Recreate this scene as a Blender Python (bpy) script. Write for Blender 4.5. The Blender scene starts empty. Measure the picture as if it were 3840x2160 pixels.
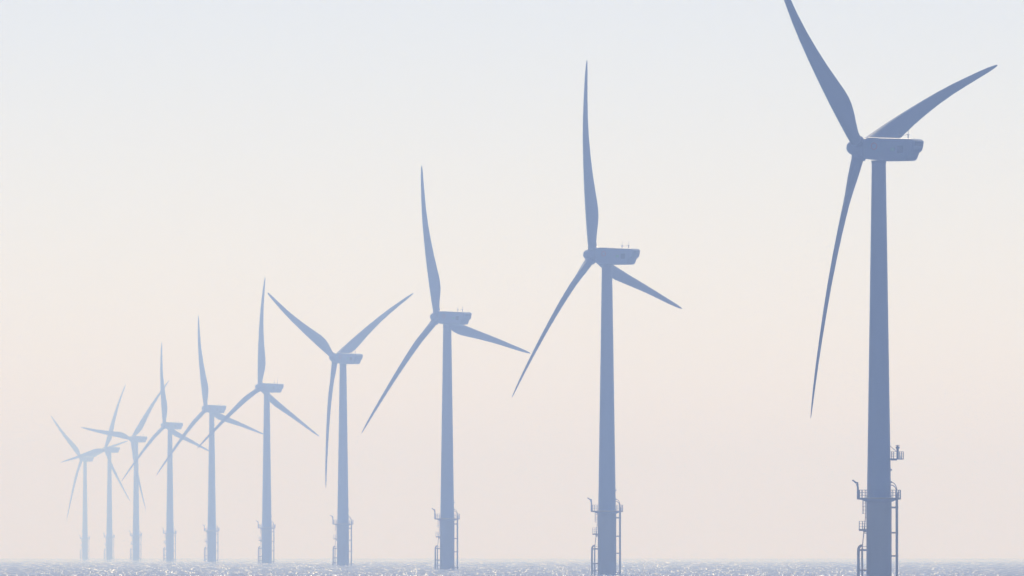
import bpy, math, random
from mathutils import Vector, Matrix

sc = bpy.context.scene
col = sc.collection
R = math.radians
random.seed(7)

# ------------------------------------------------------------------ camera
CAM_Z = 6.57                       # eye height above the water, metres
EARTH = 7.4e6                      # effective earth radius (with refraction)
cam_d = bpy.data.cameras.new("camera")
cam = bpy.data.objects.new("camera", cam_d)
col.objects.link(cam)
cam.location = (0, 0, CAM_Z)
cam.rotation_euler = (R(90 + 1.163), 0, 0)
cam_d.sensor_width = 36
cam_d.lens = 439.5
cam_d.clip_start = 1.0
cam_d.clip_end = 60000
sc.camera = cam

# ------------------------------------------------------------------ light
SUN_EL, SUN_AZ = 45.0, -1.0        # degrees; azimuth from straight ahead, minus = left
SKY_STRENGTH = 0.10
w = bpy.data.worlds.new("World")
sc.world = w
w.use_nodes = True
nt = w.node_tree
bg = nt.nodes["Background"]
sky = nt.nodes.new("ShaderNodeTexSky")
sky.sky_type = 'NISHITA'
sky.sun_disc = False
sky.sun_elevation = R(SUN_EL)
sky.sun_rotation = R(SUN_AZ)
sky.air_density = 0.43
sky.dust_density = 0.63
sky.ozone_density = 0.7
wb = nt.nodes.new("ShaderNodeVectorMath")         # slightly rosier air than the sky model's own
wb.operation = 'MULTIPLY'
wb.inputs[1].default_value = (1.0, 0.963, 0.99)
nt.links.new(sky.outputs[0], wb.inputs[0])
nt.links.new(wb.outputs[0], bg.inputs[0])
bg.inputs[1].default_value = SKY_STRENGTH

sun_d = bpy.data.lights.new("sun", 'SUN')
sun_d.energy = 4.2
sun_d.angle = R(0.53)
sun_d.color = (1.0, 0.90, 0.765)
sun = bpy.data.objects.new("sun", sun_d)
col.objects.link(sun)
sdir = Vector((math.sin(R(SUN_AZ)) * math.cos(R(SUN_EL)), math.cos(R(SUN_AZ)) * math.cos(R(SUN_EL)), math.sin(R(SUN_EL))))
sun.rotation_euler = sdir.to_track_quat('Z', 'Y').to_euler()
sun.location = (0, 0, 300)

sc.view_settings.view_transform = 'Standard'
sc.view_settings.look = 'None'
sc.view_settings.exposure = -0.07
sc.view_settings.gamma = 1.0
sc.render.engine = 'CYCLES'
sc.cycles.use_denoising = True
sc.cycles.denoiser = 'OPENIMAGEDENOISE'
sc.cycles.volume_bounces = 1
sc.cycles.filter_width = 1.5
sc.cycles.sample_clamp_indirect = 4
sc.cycles.sample_clamp_direct = 3.5


# ------------------------------------------------------------------ helpers
def tag(o, label=None, cat=None, group=None, kind=None):
    if label: o["label"] = label
    if cat: o["category"] = cat
    if group: o["group"] = group
    if kind: o["kind"] = kind
    return o


def mat(name, base, rough=0.5, metal=0.0, vary=0.12, scale=0.6, streak=False):
    """painted steel / fibreglass with faint weathering from object-space noise"""
    m = bpy.data.materials.new(name)
    m.use_nodes = True
    n = m.node_tree
    p = n.nodes["Principled BSDF"]
    p.inputs["Roughness"].default_value = rough
    p.inputs["Metallic"].default_value = metal
    tc = n.nodes.new("ShaderNodeTexCoord")
    mp = n.nodes.new("ShaderNodeMapping")
    mp.inputs["Scale"].default_value = (2.0, 2.0, 0.15) if streak else (1, 1, 1)
    nz = n.nodes.new("ShaderNodeTexNoise")
    nz.inputs["Scale"].default_value = scale
    nz.inputs["Detail"].default_value = 5
    mx = n.nodes.new("ShaderNodeMix")
    mx.data_type = 'RGBA'
    mx.inputs["A"].default_value = (*[c * (1 - vary) for c in base], 1)
    mx.inputs["B"].default_value = (*[min(1, c * (1 + vary)) for c in base], 1)
    n.links.new(tc.outputs["Object"], mp.inputs[0])
    n.links.new(mp.outputs[0], nz.inputs["Vector"])
    n.links.new(nz.outputs["Fac"], mx.inputs["Factor"])
    n.links.new(mx.outputs["Result"], p.inputs["Base Color"])
    return m


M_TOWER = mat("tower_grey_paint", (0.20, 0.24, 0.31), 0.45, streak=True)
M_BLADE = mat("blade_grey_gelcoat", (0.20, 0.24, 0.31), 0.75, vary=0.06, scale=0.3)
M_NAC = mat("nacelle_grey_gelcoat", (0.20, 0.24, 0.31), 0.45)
M_YELLOW = mat("yellow_marine_paint", (0.36, 0.24, 0.05), 0.55, streak=True)
M_STEEL = mat("grey_painted_steel", (0.17, 0.19, 0.22), 0.55)
M_DARK = mat("dark_panel", (0.06, 0.065, 0.075), 0.6)
M_RED = mat("red_marking", (0.34, 0.08, 0.07), 0.5)
M_GREEN = mat("green_marking", (0.10, 0.28, 0.14), 0.5)


class MB:
    """collects verts and faces for ONE mesh object"""
    def __init__(self): self.v = []; self.f = []

    def add(self, vs, fs):
        b = len(self.v)
        self.v += [tuple(p) for p in vs]
        self.f += [tuple(i + b for i in f) for f in fs]
        return self

    def box(self, c, s):
        x, y, z = c; a, b, d = s[0] / 2, s[1] / 2, s[2] / 2
        vs = [(x + i * a, y + j * b, z + k * d) for i in (-1, 1) for j in (-1, 1) for k in (-1, 1)]
        return self.add(vs, [(0, 1, 3, 2), (4, 6, 7, 5), (0, 4, 5, 1), (2, 3, 7, 6), (0, 2, 6, 4), (1, 5, 7, 3)])

    def loft(self, rings, caps=True, closed=False):
        n = len(rings[0]); vs = [p for r in rings for p in r]; fs = []
        m = len(rings)
        for i in range(m if closed else m - 1):
            for k in range(n):
                a, b = i * n + k, i * n + (k + 1) % n
                c, d = ((i + 1) % m) * n + (k + 1) % n, ((i + 1) % m) * n + k
                fs.append((a, b, c, d))
        if caps and not closed:
            fs.append(tuple(reversed(range(n)))); fs.append(tuple((m - 1) * n + k for k in range(n)))
        return self.add(vs, fs)

    def tube(self, pts, r, n=8, closed=False):
        pts = [Vector(p) for p in pts]
        rings = []
        m = len(pts)
        ref = None
        for i, p in enumerate(pts):
            if closed: t = pts[(i + 1) % m] - pts[i - 1]
            else: t = pts[min(i + 1, m - 1)] - pts[max(i - 1, 0)]
            t.normalize()
            if ref is None:
                ref = Vector((0, 0, 1)) if abs(t.z) < 0.9 else Vector((0, 1, 0))
            a = (ref - t * ref.dot(t)).normalized()
            ref = a
            b = t.cross(a)
            rr = r[i] if isinstance(r, (list, tuple)) else r
            rings.append([p + (a * math.cos(q) + b * math.sin(q)) * rr for q in [2 * math.pi * k / n for k in range(n)]])
        return self.loft(rings, closed=closed)

    def lathe(self, prof, n=48, axis='Z', c=(0, 0, 0)):
        """prof: list of (radius, height)"""
        rings = []
        for r, h in prof:
            ring = []
            for k in range(n):
                q = 2 * math.pi * k / n
                if axis == 'Z': ring.append((c[0] + r * math.cos(q), c[1] + r * math.sin(q), c[2] + h))
                else: ring.append((c[0] + h, c[1] + r * math.cos(q), c[2] + r * math.sin(q)))
            rings.append(ring)
        return self.loft(rings)

    def mesh(self, name, m, smooth=35):
        me = bpy.data.meshes.new(name)
        me.from_pydata(self.v, [], self.f)
        me.materials.append(m)
        import bmesh
        b = bmesh.new(); b.from_mesh(me)
        bmesh.ops.recalc_face_normals(b, faces=b.faces)
        b.to_mesh(me); b.free()
        if smooth:
            me.shade_smooth()
            me.set_sharp_from_angle(angle=R(smooth))
        return me


def obj(name, me, parent=None, mx=None):
    o = bpy.data.objects.new(name, me)
    col.objects.link(o)
    if parent is not None: o.parent = parent
    if mx is not None: o.matrix_local = mx
    return o


# ------------------------------------------------------------------ the sea
SEA_R = 14000.0


def sea_z(r): return -r * r / (2 * EARTH)


def sea_material():
    m = bpy.data.materials.new("sea_water")
    m.use_nodes = True
    n = m.node_tree
    p = n.nodes["Principled BSDF"]
    p.inputs["Base Color"].default_value = (0.03, 0.055, 0.10, 1)
    p.inputs["Roughness"].default_value = 0.07
    p.inputs["IOR"].default_value = 1.33
    tc = n.nodes.new("ShaderNodeTexCoord")

    def chop(scale, amp):
        mp = n.nodes.new("ShaderNodeMapping")
        mp.inputs["Scale"].default_value = scale
        nz = n.nodes.new("ShaderNodeTexNoise")
        nz.inputs["Scale"].default_value = 1.0
        nz.inputs["Detail"].default_value = 3
        sub = n.nodes.new("ShaderNodeVectorMath"); sub.operation = 'SUBTRACT'
        sub.inputs[1].default_value = (0.5, 0.5, 0.5)
        mul = n.nodes.new("ShaderNodeVectorMath"); mul.operation = 'MULTIPLY'
        mul.inputs[1].default_value = (amp, amp, 0)
        n.links.new(tc.outputs["Object"], mp.inputs[0])
        n.links.new(mp.outputs[0], nz.inputs["Vector"])
        n.links.new(nz.outputs["Color"], sub.inputs[0])
        n.links.new(sub.outputs[0], mul.inputs[0])
        return mul.outputs[0]
    a = chop((0.9, 0.9, 1), 0.3)
    b = chop((0.05, 0.02, 1), 0.30)
    ad = n.nodes.new("ShaderNodeVectorMath")
    n.links.new(a, ad.inputs[0]); n.links.new(b, ad.inputs[1])
    geo = n.nodes.new("ShaderNodeNewGeometry")
    ad2 = n.nodes.new("ShaderNodeVectorMath")
    n.links.new(ad.outputs[0], ad2.inputs[0]); n.links.new(geo.outputs["Normal"], ad2.inputs[1])
    nm = n.nodes.new("ShaderNodeVectorMath"); nm.operation = 'NORMALIZE'
    n.links.new(ad2.outputs[0], nm.inputs[0])
    n.links.new(nm.outputs[0], p.inputs["Normal"])
    return m


M_SEA = sea_material()
mb = MB()
rad = [1, 5, 20, 60, 120, 250, 400] + [500 + 100 * i for i in range(136)]
SEG = 256
vs = [(0, 0, 0)]
for r in rad:
    for k in range(SEG):
        q = 2 * math.pi * k / SEG
        vs.append((r * math.cos(q), r * math.sin(q), sea_z(r)))
fs = [(0, 1 + k, 1 + (k + 1) % SEG) for k in range(SEG)]
for i in range(len(rad) - 1):
    for k in range(SEG):
        a, b = 1 + i * SEG + k, 1 + i * SEG + (k + 1) % SEG
        fs.append((a, a + SEG, b + SEG, b))
mb.add(vs, fs)
sea = obj("sea", mb.mesh("sea", M_SEA, smooth=180))
tag(sea, "calm hazy blue grey sea along the bottom of the picture", "sea", kind="structure")

# small choppy wave crests that catch the sun
m = bpy.data.materials.new("wave_crest_water")
m.use_nodes = True
p = m.node_tree.nodes["Principled BSDF"]
p.inputs["Base Color"].default_value = (0.03, 0.055, 0.10, 1)
p.inputs["Roughness"].default_value = 0.19
p.inputs["IOR"].default_value = 1.33
N_GLINT = 30000
rng = random.Random(11)
mb = MB()
# low choppy ridges: seen this close to the horizon only their near faces show
d = 800.0
while d < 5400.0:
    graze = CAM_Z / d - d / (2 * EARTH)
    step = max(12.0, min(60.0, 0.085 / max(graze, 0.0004)))
    half = d * 0.056 + 190.0
    x = -half + rng.uniform(0, 2)
    while x < half:
        wd = rng.uniform(0.35, 1.5) * (d / 2200.0) * (1.0 if abs(x) < d * 0.044 + 12 else 1.8)
        # thinning out to the sides and towards the shore, so the chop has no edge
        if rng.random() > min(1.0, (half - abs(x)) / 170.0) * min(1.0, (d - 760.0) / 560.0) ** 1.5:
            x += wd * 1.4
            continue
        calm = min(1.0, max(0.0, (d - 1700.0) / 3600.0))      # the chop dies down further out
        h = rng.uniform(0.07, 0.22) * (1 - .92 * calm)
        sl = math.tan(R(max(3.0, rng.gauss(9.5 - 4.5 * calm, 2.0))))
        y = d + rng.uniform(-.45, .45) * step
        z = sea_z(y)
        L = h / sl
        sk = rng.uniform(-.25, .25) * wd
        p0 = rng.uniform(-.5, .5)
        mb.add([(x - wd, y - L * .95, z - .03), (x + sk, y - L - abs(p0) * .6, z - .03), (x + wd, y - L * .95, z - .03),
                (x - wd * .45, y + .05, z + h * rng.uniform(.7, 1)), (x + wd * .45, y - .05, z + h),
                (x - wd, y + L * .7, z - .03), (x + wd, y + L * .7, z - .03)],
               [(0, 1, 3), (1, 4, 3), (1, 2, 4), (3, 4, 6, 5), (0, 3, 5), (2, 6, 4)])
        x += wd * rng.uniform(1.1, 1.7)
    d += step * .75
# steeper wavelets on top of them, the ones that flash
NEAR, FAR = 1300.0, 6500.0
for i in range(N_GLINT):
    d = NEAR / (1 - rng.random() * (1 - NEAR / FAR))
    x = rng.uniform(-1, 1) * d * 0.048 + rng.gauss(0, 35)
    z = sea_z(d)
    wd = rng.uniform(0.035, 0.085) * (1.5 if rng.random() < 0.15 else 1)
    h = rng.uniform(0.05, 0.12)
    slope = R(max(8.0, rng.gauss(22.3, 4.5)))
    L = h / math.tan(slope)
    yaw = R(rng.gauss(0, 12))
    c, s = math.cos(yaw), math.sin(yaw)
    z += rng.uniform(0.02, 0.20)
    loc = [(-wd, -L, -0.02), (wd, -L, -0.02), (-wd * 0.7, 0, h), (wd * 0.7, 0, h), (-wd, L * 0.8, -0.02), (wd, L * 0.8, -0.02)]
    mb.add([(x + a * c - b * s, d + a * s + b * c, z + e) for a, b, e in loc],
           [(0, 1, 3, 2), (2, 3, 5, 4), (0, 2, 4), (1, 5, 3), (0, 4, 5, 1)])
wc = obj("wave_crest", mb.mesh("wave_crest", m, smooth=0))
tag(wc, "small wave crests glittering in the sun across the sea", "waves", kind="stuff")

# ------------------------------------------------------------------ turbine meshes (heights above the water, x to the right, camera at -y)
HUB_H, ROT_R, OVERHANG = 68.0, 43.0, 3.3
TILT = R(6.3)


def airfoil(chord, thick, k, n, roundness):
    """point k of n round a section; x = chordwise (0 at the leading edge), y = thickness"""
    q = 2 * math.pi * k / n
    xc = 0.5 * (1 - math.cos(q))
    t = 5 * thick * (0.2969 * math.sqrt(xc) - 0.126 * xc - 0.3516 * xc ** 2 + 0.2843 * xc ** 3 - 0.1036 * xc ** 4)
    ya = t * chord * (1 if q <= math.pi else -1)
    yc = 0.5 * chord * math.sin(q)
    return xc * chord, ya * (1 - roundness) + yc * roundness * 1.0


def blade_mesh():
    # (span fraction, chord, thickness ratio, roundness, extra twist in degrees)
    st = [(0.018, 1.85, 1, 1, 0), (0.045, 1.85, 1, 1, 0), (0.07, 2.0, .55, .75, 3), (0.105, 2.45, .45, .40, 8), (0.145, 2.95, .36, .15, 10),
          (0.185, 3.30, .30, .03, 10), (0.22, 3.42, .27, 0, 9), (0.26, 3.36, .25, 0, 7.5), (0.32, 3.08, .23, 0, 6), (0.40, 2.68, .21, 0, 4), (0.50, 2.25, .19, 0, 2.5),
          (0.60, 1.88, .18, 0, 1), (0.70, 1.55, .17, 0, 0), (0.80, 1.25, .16, 0, -1), (0.88, 1.00, .15, 0, -1.5), (0.94, .76, .15, 0, -2),
          (0.975, .52, .15, 0, -2), (0.992, .30, .15, 0, -2), (1.0, .08, .15, 0, -2)]
    N = 28
    rings = []
    for s, ch, th, rd, tw in st:
        pitch = R(13 + tw)
        ax = -4 * 1.0 * s * (1 - s) + 0.0052 * s * ROT_R                 # bowed upwind mid-span, tip bent back
        le = 0.50 * ch if rd == 1 else (0.93 - 0.33 * min(1, max(0, (s - .22)) / .78) * 0.5 if s > .045 else 0.93)
        le = min(le, 0.5 * ch)
        ring = []
        for k in range(N):
            a, b = airfoil(ch, th, k, N, rd)
            a -= le
            # chordwise axis: +Y (trailing edge) turned towards +X (downwind) by the pitch
            x = ax + a * math.sin(pitch) - b * math.cos(pitch)
            y = a * math.cos(pitch) + b * math.sin(pitch)
            ring.append((x, y, s * ROT_R))
        rings.append(ring)
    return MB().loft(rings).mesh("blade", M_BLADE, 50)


def hub_mesh():
    mb = MB()
    prof = [(0.02, -2.35), (0.35, -2.30), (0.68, -2.12), (0.95, -1.82), (1.10, -1.45), (1.16, -1.1), (1.45, -0.95), (1.58, -0.6), (1.6, 0.55), (1.45, 0.9), (1.3, 1.35)]
    mb.lathe(prof, 40, 'X')
    for k in range(3):                                # collars the blades are bolted to
        q = 2 * math.pi * k / 3
        Mx = Matrix.Rotation(-q, 3, 'X')
        rings = []
        for z, r in ((0.9, 1.12), (1.72, 1.10), (1.80, 1.02)):
            rings.append([Mx @ Vector((r * math.cos(t), r * math.sin(t), z)) for t in [2 * math.pi * i / 28 for i in range(28)]])
        mb.loft(rings)
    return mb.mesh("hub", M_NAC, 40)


def nacelle_mesh():
    # side outline (x downwind from the tower axis, z from hub height)
    out = [(-1.95, 1.25), (-1.7, 1.42), (-1.05, 1.55), (-1.0, 1.66), (0.8, 1.62), (0.85, 1.56), (6.4, 1.34), (6.9, 1.22), (7.15, 0.95), (7.12, 0.6), (6.92, -0.30), (6.65, -0.62),
           (6.3, -0.85), (6.15, -1.25), (5.96, -1.72), (5.7, -1.98), (5.3, -2.06), (1.3, -2.06), (-0.9, -1.78), (-1.6, -1.70), (-1.95, -1.5)]
    W = 1.7
    cx = sum(p[0] for p in out) / len(out); cz = -0.2
    rings = []
    for y, k in ((-W, .95), (-W + .08, .985), (-W + .25, 1.0), (W - .25, 1.0), (W - .08, .985), (W, .95)):
        rings.append([(cx + (x - cx) * (1 - (1 - k) * .6), y, cz + (z - cz) * k) for x, z in out])
    mb = MB().loft(rings)
    # yaw bearing skirt down to the tower
    mb.lathe([(1.12, -2.45), (1.14, -2.2), (1.22, -1.95)], 36)
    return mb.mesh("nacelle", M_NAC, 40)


def antenna_mesh(x):
    mb = MB()
    mb.tube([(x, 0, 1.2), (x, 0, 2.0)], 0.09, 8)
    mb.tube([(x, 0, 2.0), (x + .06, 0, 2.95)], 0.035, 6)
    mb.tube([(x - .28, 0, 2.02), (x + .28, 0, 2.02)], 0.035, 6)
    return mb.mesh("antenna", M_STEEL)


def wire_mesh():
    return MB().tube([(3.65, 0, 2.0), (4.1, 0, 1.86), (4.6, 0, 1.92), (5.25, 0, 2.0)], 0.025, 5).mesh("antenna_wire", M_STEEL)


def emblem_mesh():
    mb = MB()
    n = 28
    c = (0.13, 0.26)
    rings = []
    for r, y in ((0.58, -1.702), (0.58, -1.715), (0.40, -1.715), (0.40, -1.702)):
        rings.append([(c[0] + r * math.cos(2 * math.pi * k / n), y, c[1] + r * math.sin(2 * math.pi * k / n)) for k in range(n)])
    mb.loft(rings, closed=True)
    return mb.mesh("ring_emblem", M_RED)


def plate(name, m, c, s):
    return MB().box(c, s).mesh(name, m, 0)


def tower_mesh():
    mb = MB()
    prof = [(1.93, 13.7), (1.93, 13.95), (1.87, 13.95)]
    z0, z1, r0, r1 = 13.95, HUB_H - 2.4, 1.87, 1.10
    for i in range(13):
        t = i / 12
        prof.append((r0 + (r1 - r0) * t, z0 + (z1 - z0) * t))
        if i in (4, 8):                               # flange joints between tower sections
            r = r0 + (r1 - r0) * t
            prof += [(r + .02, z0 + (z1 - z0) * t + .02), (r + .02, z0 + (z1 - z0) * t + .16), (r - .002, z0 + (z1 - z0) * t + .18)]
    mb.lathe(prof, 56)
    for z in (16.1, 18.0):
        mb.box((1.90, -.3, z), (.22, .25, .28))
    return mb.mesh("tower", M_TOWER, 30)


def transition_mesh():
    return MB().lathe([(1.95, -3), (1.95, 0.6), (1.96, 0.62), (1.96, 13.68)], 56).mesh("transition_piece", M_YELLOW, 30)


def ring_pts(r, z, n=48): return [(r * math.cos(2 * math.pi * k / n), r * math.sin(2 * math.pi * k / n), z) for k in range(n)]


def platform_mesh():
    mb = MB()
    prof = [(1.97, 13.08), (2.05, 13.05), (2.75, 13.34), (3.42, 13.40), (3.42, 13.66), (1.97, 13.66)]
    rings = []
    for r, z in prof: rings.append(ring_pts(r, z))
    mb.loft(rings, closed=True)
    return mb.mesh("platform", M_YELLOW, 30)


def railing_mesh():
    mb = MB()
    for z in (14.05, 14.45, 14.86): mb.tube(ring_pts(3.36, z), 0.035, 6, closed=True)
    for k in range(28):
        q = 2 * math.pi * k / 28
        mb.tube([(3.36 * math.cos(q), 3.36 * math.sin(q), 13.6), (3.36 * math.cos(q), 3.36 * math.sin(q), 14.86)], 0.05, 6)
    return mb.mesh("railing", M_STEEL)


def davit_mesh():
    mb = MB()
    mb.tube([(-3.30, -.9, 13.5), (-3.30, -.9, 15.05), (-3.36, -.9, 15.98)], [.17, .15, .12], 8)
    mb.tube([(-3.25, -.9, 15.98), (-3.62, -.9, 16.02), (-4.12, -.9, 16.42)], [.13, .14, .10], 8)
    mb.tube([(-3.62, -.9, 15.98), (-3.27, -.9, 14.95)], .045, 6)
    mb.box((-4.10, -.9, 16.34), (.18, .14, .22))
    return mb.mesh("davit", M_STEEL)


def boat_landing_mesh():
    mb = MB()
    for y in (-.8, .8):
        mb.tube([(-3.2, y, -3), (-3.2, y, 5.4), (-3.17, y, 5.75), (-3.05, y, 6.05), (-2.86, y, 6.22), (-2.6, y, 6.26)], .205, 10)
        for z, r in ((5.55, .16), (2.45, .16), (0.9, .13)):
            mb.tube([(-3.2, y, z), (-1.9, y * .6, z)], r, 8)
    mb.tube([(-2.6, -.8, 6.26), (-2.6, .8, 6.26)], .10, 8)
    for y in (-.25, .25):
        mb.tube([(-2.6, y, 6.1), (-1.9, y, 6.1)], .05, 6)
    return mb.mesh("boat_landing", M_YELLOW)


def ladder_mesh():
    mb = MB()
    path = [(-2.62, -3), (-2.62, 5.6), (-2.58, 6.1), (-2.33, 8.55), (-2.12, 10.4), (-2.07, 11.2), (-2.07, 13.5)]
    for y in (-.25, .25):
        mb.tube([(x, y, z) for x, z in path], [.16, .16, .075, .075, .07, .07, .07], 6)
    z = 0.3
    while z < 13.3:
        for (xa, za), (xb, zb) in zip(path, path[1:]):
            if za <= z <= zb:
                x = xa + (xb - xa) * (z - za) / (zb - za); break
        mb.tube([(x, -.25, z), (x, .25, z)], .025, 5)
        z += .3
    for zz in (8.2, 10.6): mb.tube([(-2.35 if zz < 9 else -2.1, 0, zz), (-1.9, 0, zz - .05)], .06, 6)
    return mb.mesh("ladder", M_YELLOW)


def cage_mesh():
    mb = MB()
    for z in (11.2, 11.75, 12.3, 12.85):
        mb.tube([(-2.07, -.33, z), (-2.42, -.33, z), (-2.58, 0, z), (-2.42, .33, z), (-2.07, .33, z)], .035, 5)
    for x, y in ((-2.42, -.33), (-2.56, 0), (-2.42, .33)):
        mb.tube([(x, y, 11.2), (x, y, 13.2)], .035, 5)
    return mb.mesh("safety_cage", M_YELLOW)


def rest_platform_mesh():
    return MB().box((-2.52, 0, 8.66), (1.18, 1.9, .30)).box((-2.2, 0, 8.42), (.5, 1.2, .18)).mesh("rest_platform", M_YELLOW, 0)


def rest_railing_mesh():
    mb = MB()
    x0, x1, y = -3.06, -2.0, .9
    for z in (9.2, 9.62, 10.02):
        mb.tube([(x1, -y, z), (x0, -y, z), (x0, y, z), (x1, y, z)], .03, 5)
    for x in (x0, -2.55, -2.2):
        for yy in (-y, y): mb.tube([(x, yy, 8.8), (x, yy, 10.02)], .04, 5)
    mb.tube([(x0, 0, 8.8), (x0, 0, 10.02)], .04, 5)
    return mb.mesh("railing", M_STEEL)


def cable_tube_mesh():
    mb = MB()
    mb.tube([(2.76, -.4, -3), (2.76, -.4, 14.2), (2.76, -.4, 14.5)], [.20, .20, .12], 12)
    for z in (12.15, 8.25, 4.65, .5):
        mb.tube([(2.76, -.4, z), (1.85, -.4, z)], .145, 8)
        mb.lathe([(.23, z - .14), (.23, z + .14)], 12, c=(2.76, -.4, 0))
    return mb.mesh("cable_tube", M_YELLOW)


def cable_mesh():
    mb = MB()
    mb.tube([(2.76, -.4, 14.4), (2.76, -.4, 14.95), (2.66, -.4, 15.4), (2.42, -.4, 15.82), (2.15, -.4, 16.02), (1.75, -.4, 16.1)], .07, 6)
    mb.tube([(2.72, -.4, 14.4), (2.66, -.4, 15.0), (2.42, -.4, 15.38), (2.15, -.4, 15.58), (1.75, -.4, 15.66)], .08, 6)
    return mb.mesh("cable", M_DARK)


ME = dict(tower=tower_mesh(), transition=transition_mesh(), nacelle=nacelle_mesh(), hub=hub_mesh(), blade=blade_mesh(),
          ant1=antenna_mesh(3.65), ant2=antenna_mesh(5.25), wire=wire_mesh(), emblem=emblem_mesh(),
          green=plate("green_marking", M_GREEN, (3.45, -1.709, -.28), (.75, .018, .5)),
          panel=plate("side_panel", M_DARK, (4.75, -1.709, -.30), (1.05, .018, 1.1)),
          vent=plate("rear_vent", M_DARK, (7.13, .0, .55), (.10, 2.4, .62)),
          platform=platform_mesh(), railing=railing_mesh(), davit=davit_mesh(), boat=boat_landing_mesh(),
          ladder=ladder_mesh(), cage=cage_mesh(), rest=rest_platform_mesh(), restrail=rest_railing_mesh(),
          tube=cable_tube_mesh(), cable=cable_mesh())


def place_nacelle(root, psi, theta):
    """yaw the head by psi and turn the rotor by theta (radians)"""
    yaw = Matrix.Rotation(-psi, 4, 'Z')
    up = Matrix.Translation((0, 0, HUB_H))
    nose = Matrix.Translation((-OVERHANG, 0, 0)) @ Matrix.Rotation(TILT, 4, 'Y')
    k = 0
    for c in root.children:
        n = c.name.split('.')[0]
        if n == 'nacelle': c.matrix_local = up @ yaw
        elif n == 'hub': c.matrix_local = up @ yaw @ nose @ Matrix.Rotation(-theta, 4, 'X')
        elif n == 'blade':
            c.matrix_local = up @ yaw @ nose @ Matrix.Rotation(-(theta + k * 2 * math.pi / 3), 4, 'X'); k += 1


def make_turbine():
    root = bpy.data.objects.new("wind_turbine", None)
    col.objects.link(root)
    obj("transition_piece", ME['transition'], root)
    obj("tower", ME['tower'], root)
    n = obj("nacelle", ME['nacelle'], root)
    obj("antenna", ME['ant1'], n); obj("antenna", ME['ant2'], n); obj("antenna_wire", ME['wire'], n)
    tag(obj("emblem", ME['emblem'], n), "red ring emblem"); tag(obj("emblem", ME['green'], n), "green emblem")
    obj("side_panel", ME['panel'], n); obj("rear_vent", ME['vent'], n)
    obj("hub", ME['hub'], root)
    for k in range(3): obj("blade", ME['blade'], root)
    pf = obj("platform", ME['platform'], root)
    obj("railing", ME['railing'], pf); obj("davit", ME['davit'], pf)
    obj("boat_landing", ME['boat'], root)
    ld = obj("ladder", ME['ladder'], root)
    obj("safety_cage", ME['cage'], ld)
    rp = obj("rest_platform", ME['rest'], root)
    obj("railing", ME['restrail'], rp)
    ct = obj("cable_tube", ME['tube'], root)
    obj("cable", ME['cable'], ct)
    return root


def copy_tree(o, parent=None):
    c = o.copy()
    col.objects.link(c)
    if parent is not None: c.parent = parent
    for ch in list(o.children): copy_tree(ch, c)
    return c


# distance (m), sideways offset (m), yaw (deg), rotor angle (deg), label
ROW = [
    (1942.0, 57.0, 31.4, 70.5, "largest and nearest blue wind turbine, at far right, with an extra railed platform high up"),
    (2658.0, 20.2, 29.0, -15.6, "second largest wind turbine, mid blue, one blade straight up, left of the largest turbine"),
    (3377.0, -17.5, 37.8, -17.6, "pale blue wind turbine whose right blade tip meets the second largest turbine's blade"),
    (4099.0, -55.4, 39.2, 59.3, "pale lavender wind turbine with its blades in a Y, two up and one straight down"),
    (4844.0, -95.0, 38.0, -4.1, "wind turbine just left of the pale Y-shaped turbine, one blade up and leaning slightly right"),
    (5568.0, -133.7, 39.1, -14.7, "faint wind turbine sixth from the right, its right blade ending behind the neighbouring tower"),
    (6309.0, -172.6, 35.9, -11.8, "faint wind turbine seventh from the right, upright blade crossing a farther turbine's blade tip"),
    (7052.0, -212.0, 41.7, 38.4, "very faint wind turbine third from left, one blade pointing almost level to the left"),
    (7765.0, -250.0, 37.8, 18.9, "very faint wind turbine second from the left, its left blade overlapping the farthest turbine"),
    (8501.0, -290.3, 46.0, 73.1, "farthest and faintest wind turbine at the left end of the row, almost lost in haze"),
]
GROUP = "offshore wind turbines standing in a row in the haze"
proto = make_turbine()
for i, (y, x, psi, th, lab) in enumerate(ROW):
    t = proto if i == 0 else copy_tree(proto)
    t.location = (x, y, sea_z(math.hypot(x, y)))
    place_nacelle(t, R(psi), R(th))
    tag(t, lab, "wind turbine", GROUP)

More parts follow.
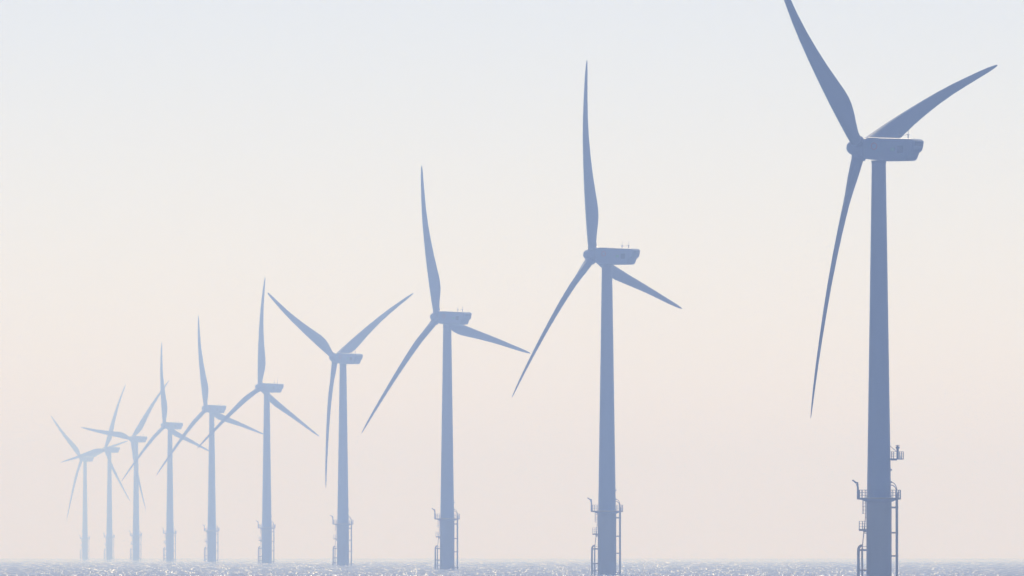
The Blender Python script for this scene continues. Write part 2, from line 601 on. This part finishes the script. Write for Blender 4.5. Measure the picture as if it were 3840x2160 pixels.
# the nearest turbine alone has a small high platform with a fog signal
Z = 19.75
mb = MB().box((2.72, -.3, Z - .07), (2.2, 1.7, .16)).box((2.3, -.3, Z - .22), (1.0, .3, .16))
hp = obj("side_platform", mb.mesh("side_platform", M_STEEL, 0), proto)
mb = MB()
for z in (Z + .38, Z + .72, Z + 1.06):
    mb.tube([(1.8, -1.12, z), (3.78, -1.12, z), (3.78, .52, z), (1.8, .52, z)], .03, 5)
for x in (1.95, 2.25, 3.2, 3.5, 3.78):
    for yy in (-1.12, .52): mb.tube([(x, yy, Z), (x, yy, Z + 1.06)], .042, 5)
mb.tube([(1.75, -.3, 21.68), (2.7, -.3, 20.85)], .05, 6)
mb.tube([(3.15, -.9, Z + .62), (3.42, -.9, Z)], .04, 6)
obj("railing", mb.mesh("railing", M_STEEL), hp)
mb = MB().lathe([(.20, Z), (.18, Z + .1), (.18, Z + 1.5), (.30, Z + 1.58), (.30, Z + 1.86), (.12, Z + 1.9), (.12, Z + 2.0), (.34, Z + 2.01), (.34, Z + 2.09), (.02, Z + 2.1)], 20, c=(2.89, -.3, 0))
obj("fog_signal", mb.mesh("fog_signal", M_DARK), hp)

# ------------------------------------------------------------------ the air
mb = MB().box((0, 0, 48), (31000, 31000, 134))
haze = obj("haze", mb.mesh("haze", M_SEA, 0))
m = bpy.data.materials.new("haze_air")
m.use_nodes = True
n = m.node_tree
for q in list(n.nodes):
    if q.type == 'BSDF_PRINCIPLED': n.nodes.remove(q)
out = next(q for q in n.nodes if q.type == 'OUTPUT_MATERIAL')
pv = n.nodes.new("ShaderNodeVolumePrincipled")
pv.inputs["Color"].default_value = (0.37, 0.54, 1.0, 1)
pv.inputs["Absorption Color"].default_value = (1, 1, 1, 1)
pv.inputs["Density"].default_value = 3.4e-4
pv.inputs["Anisotropy"].default_value = 0.5
for s in ("Density Attribute", "Color Attribute", "Temperature Attribute"):
    if s in pv.inputs: pv.inputs[s].default_value = ""
n.links.new(pv.outputs[0], out.inputs["Volume"])
m.cycles.volume_sampling = 'DISTANCE'
haze.data.materials.clear()
haze.data.materials.append(m)
tag(haze, "pale sea haze that fades the far turbines", "haze", kind="stuff")
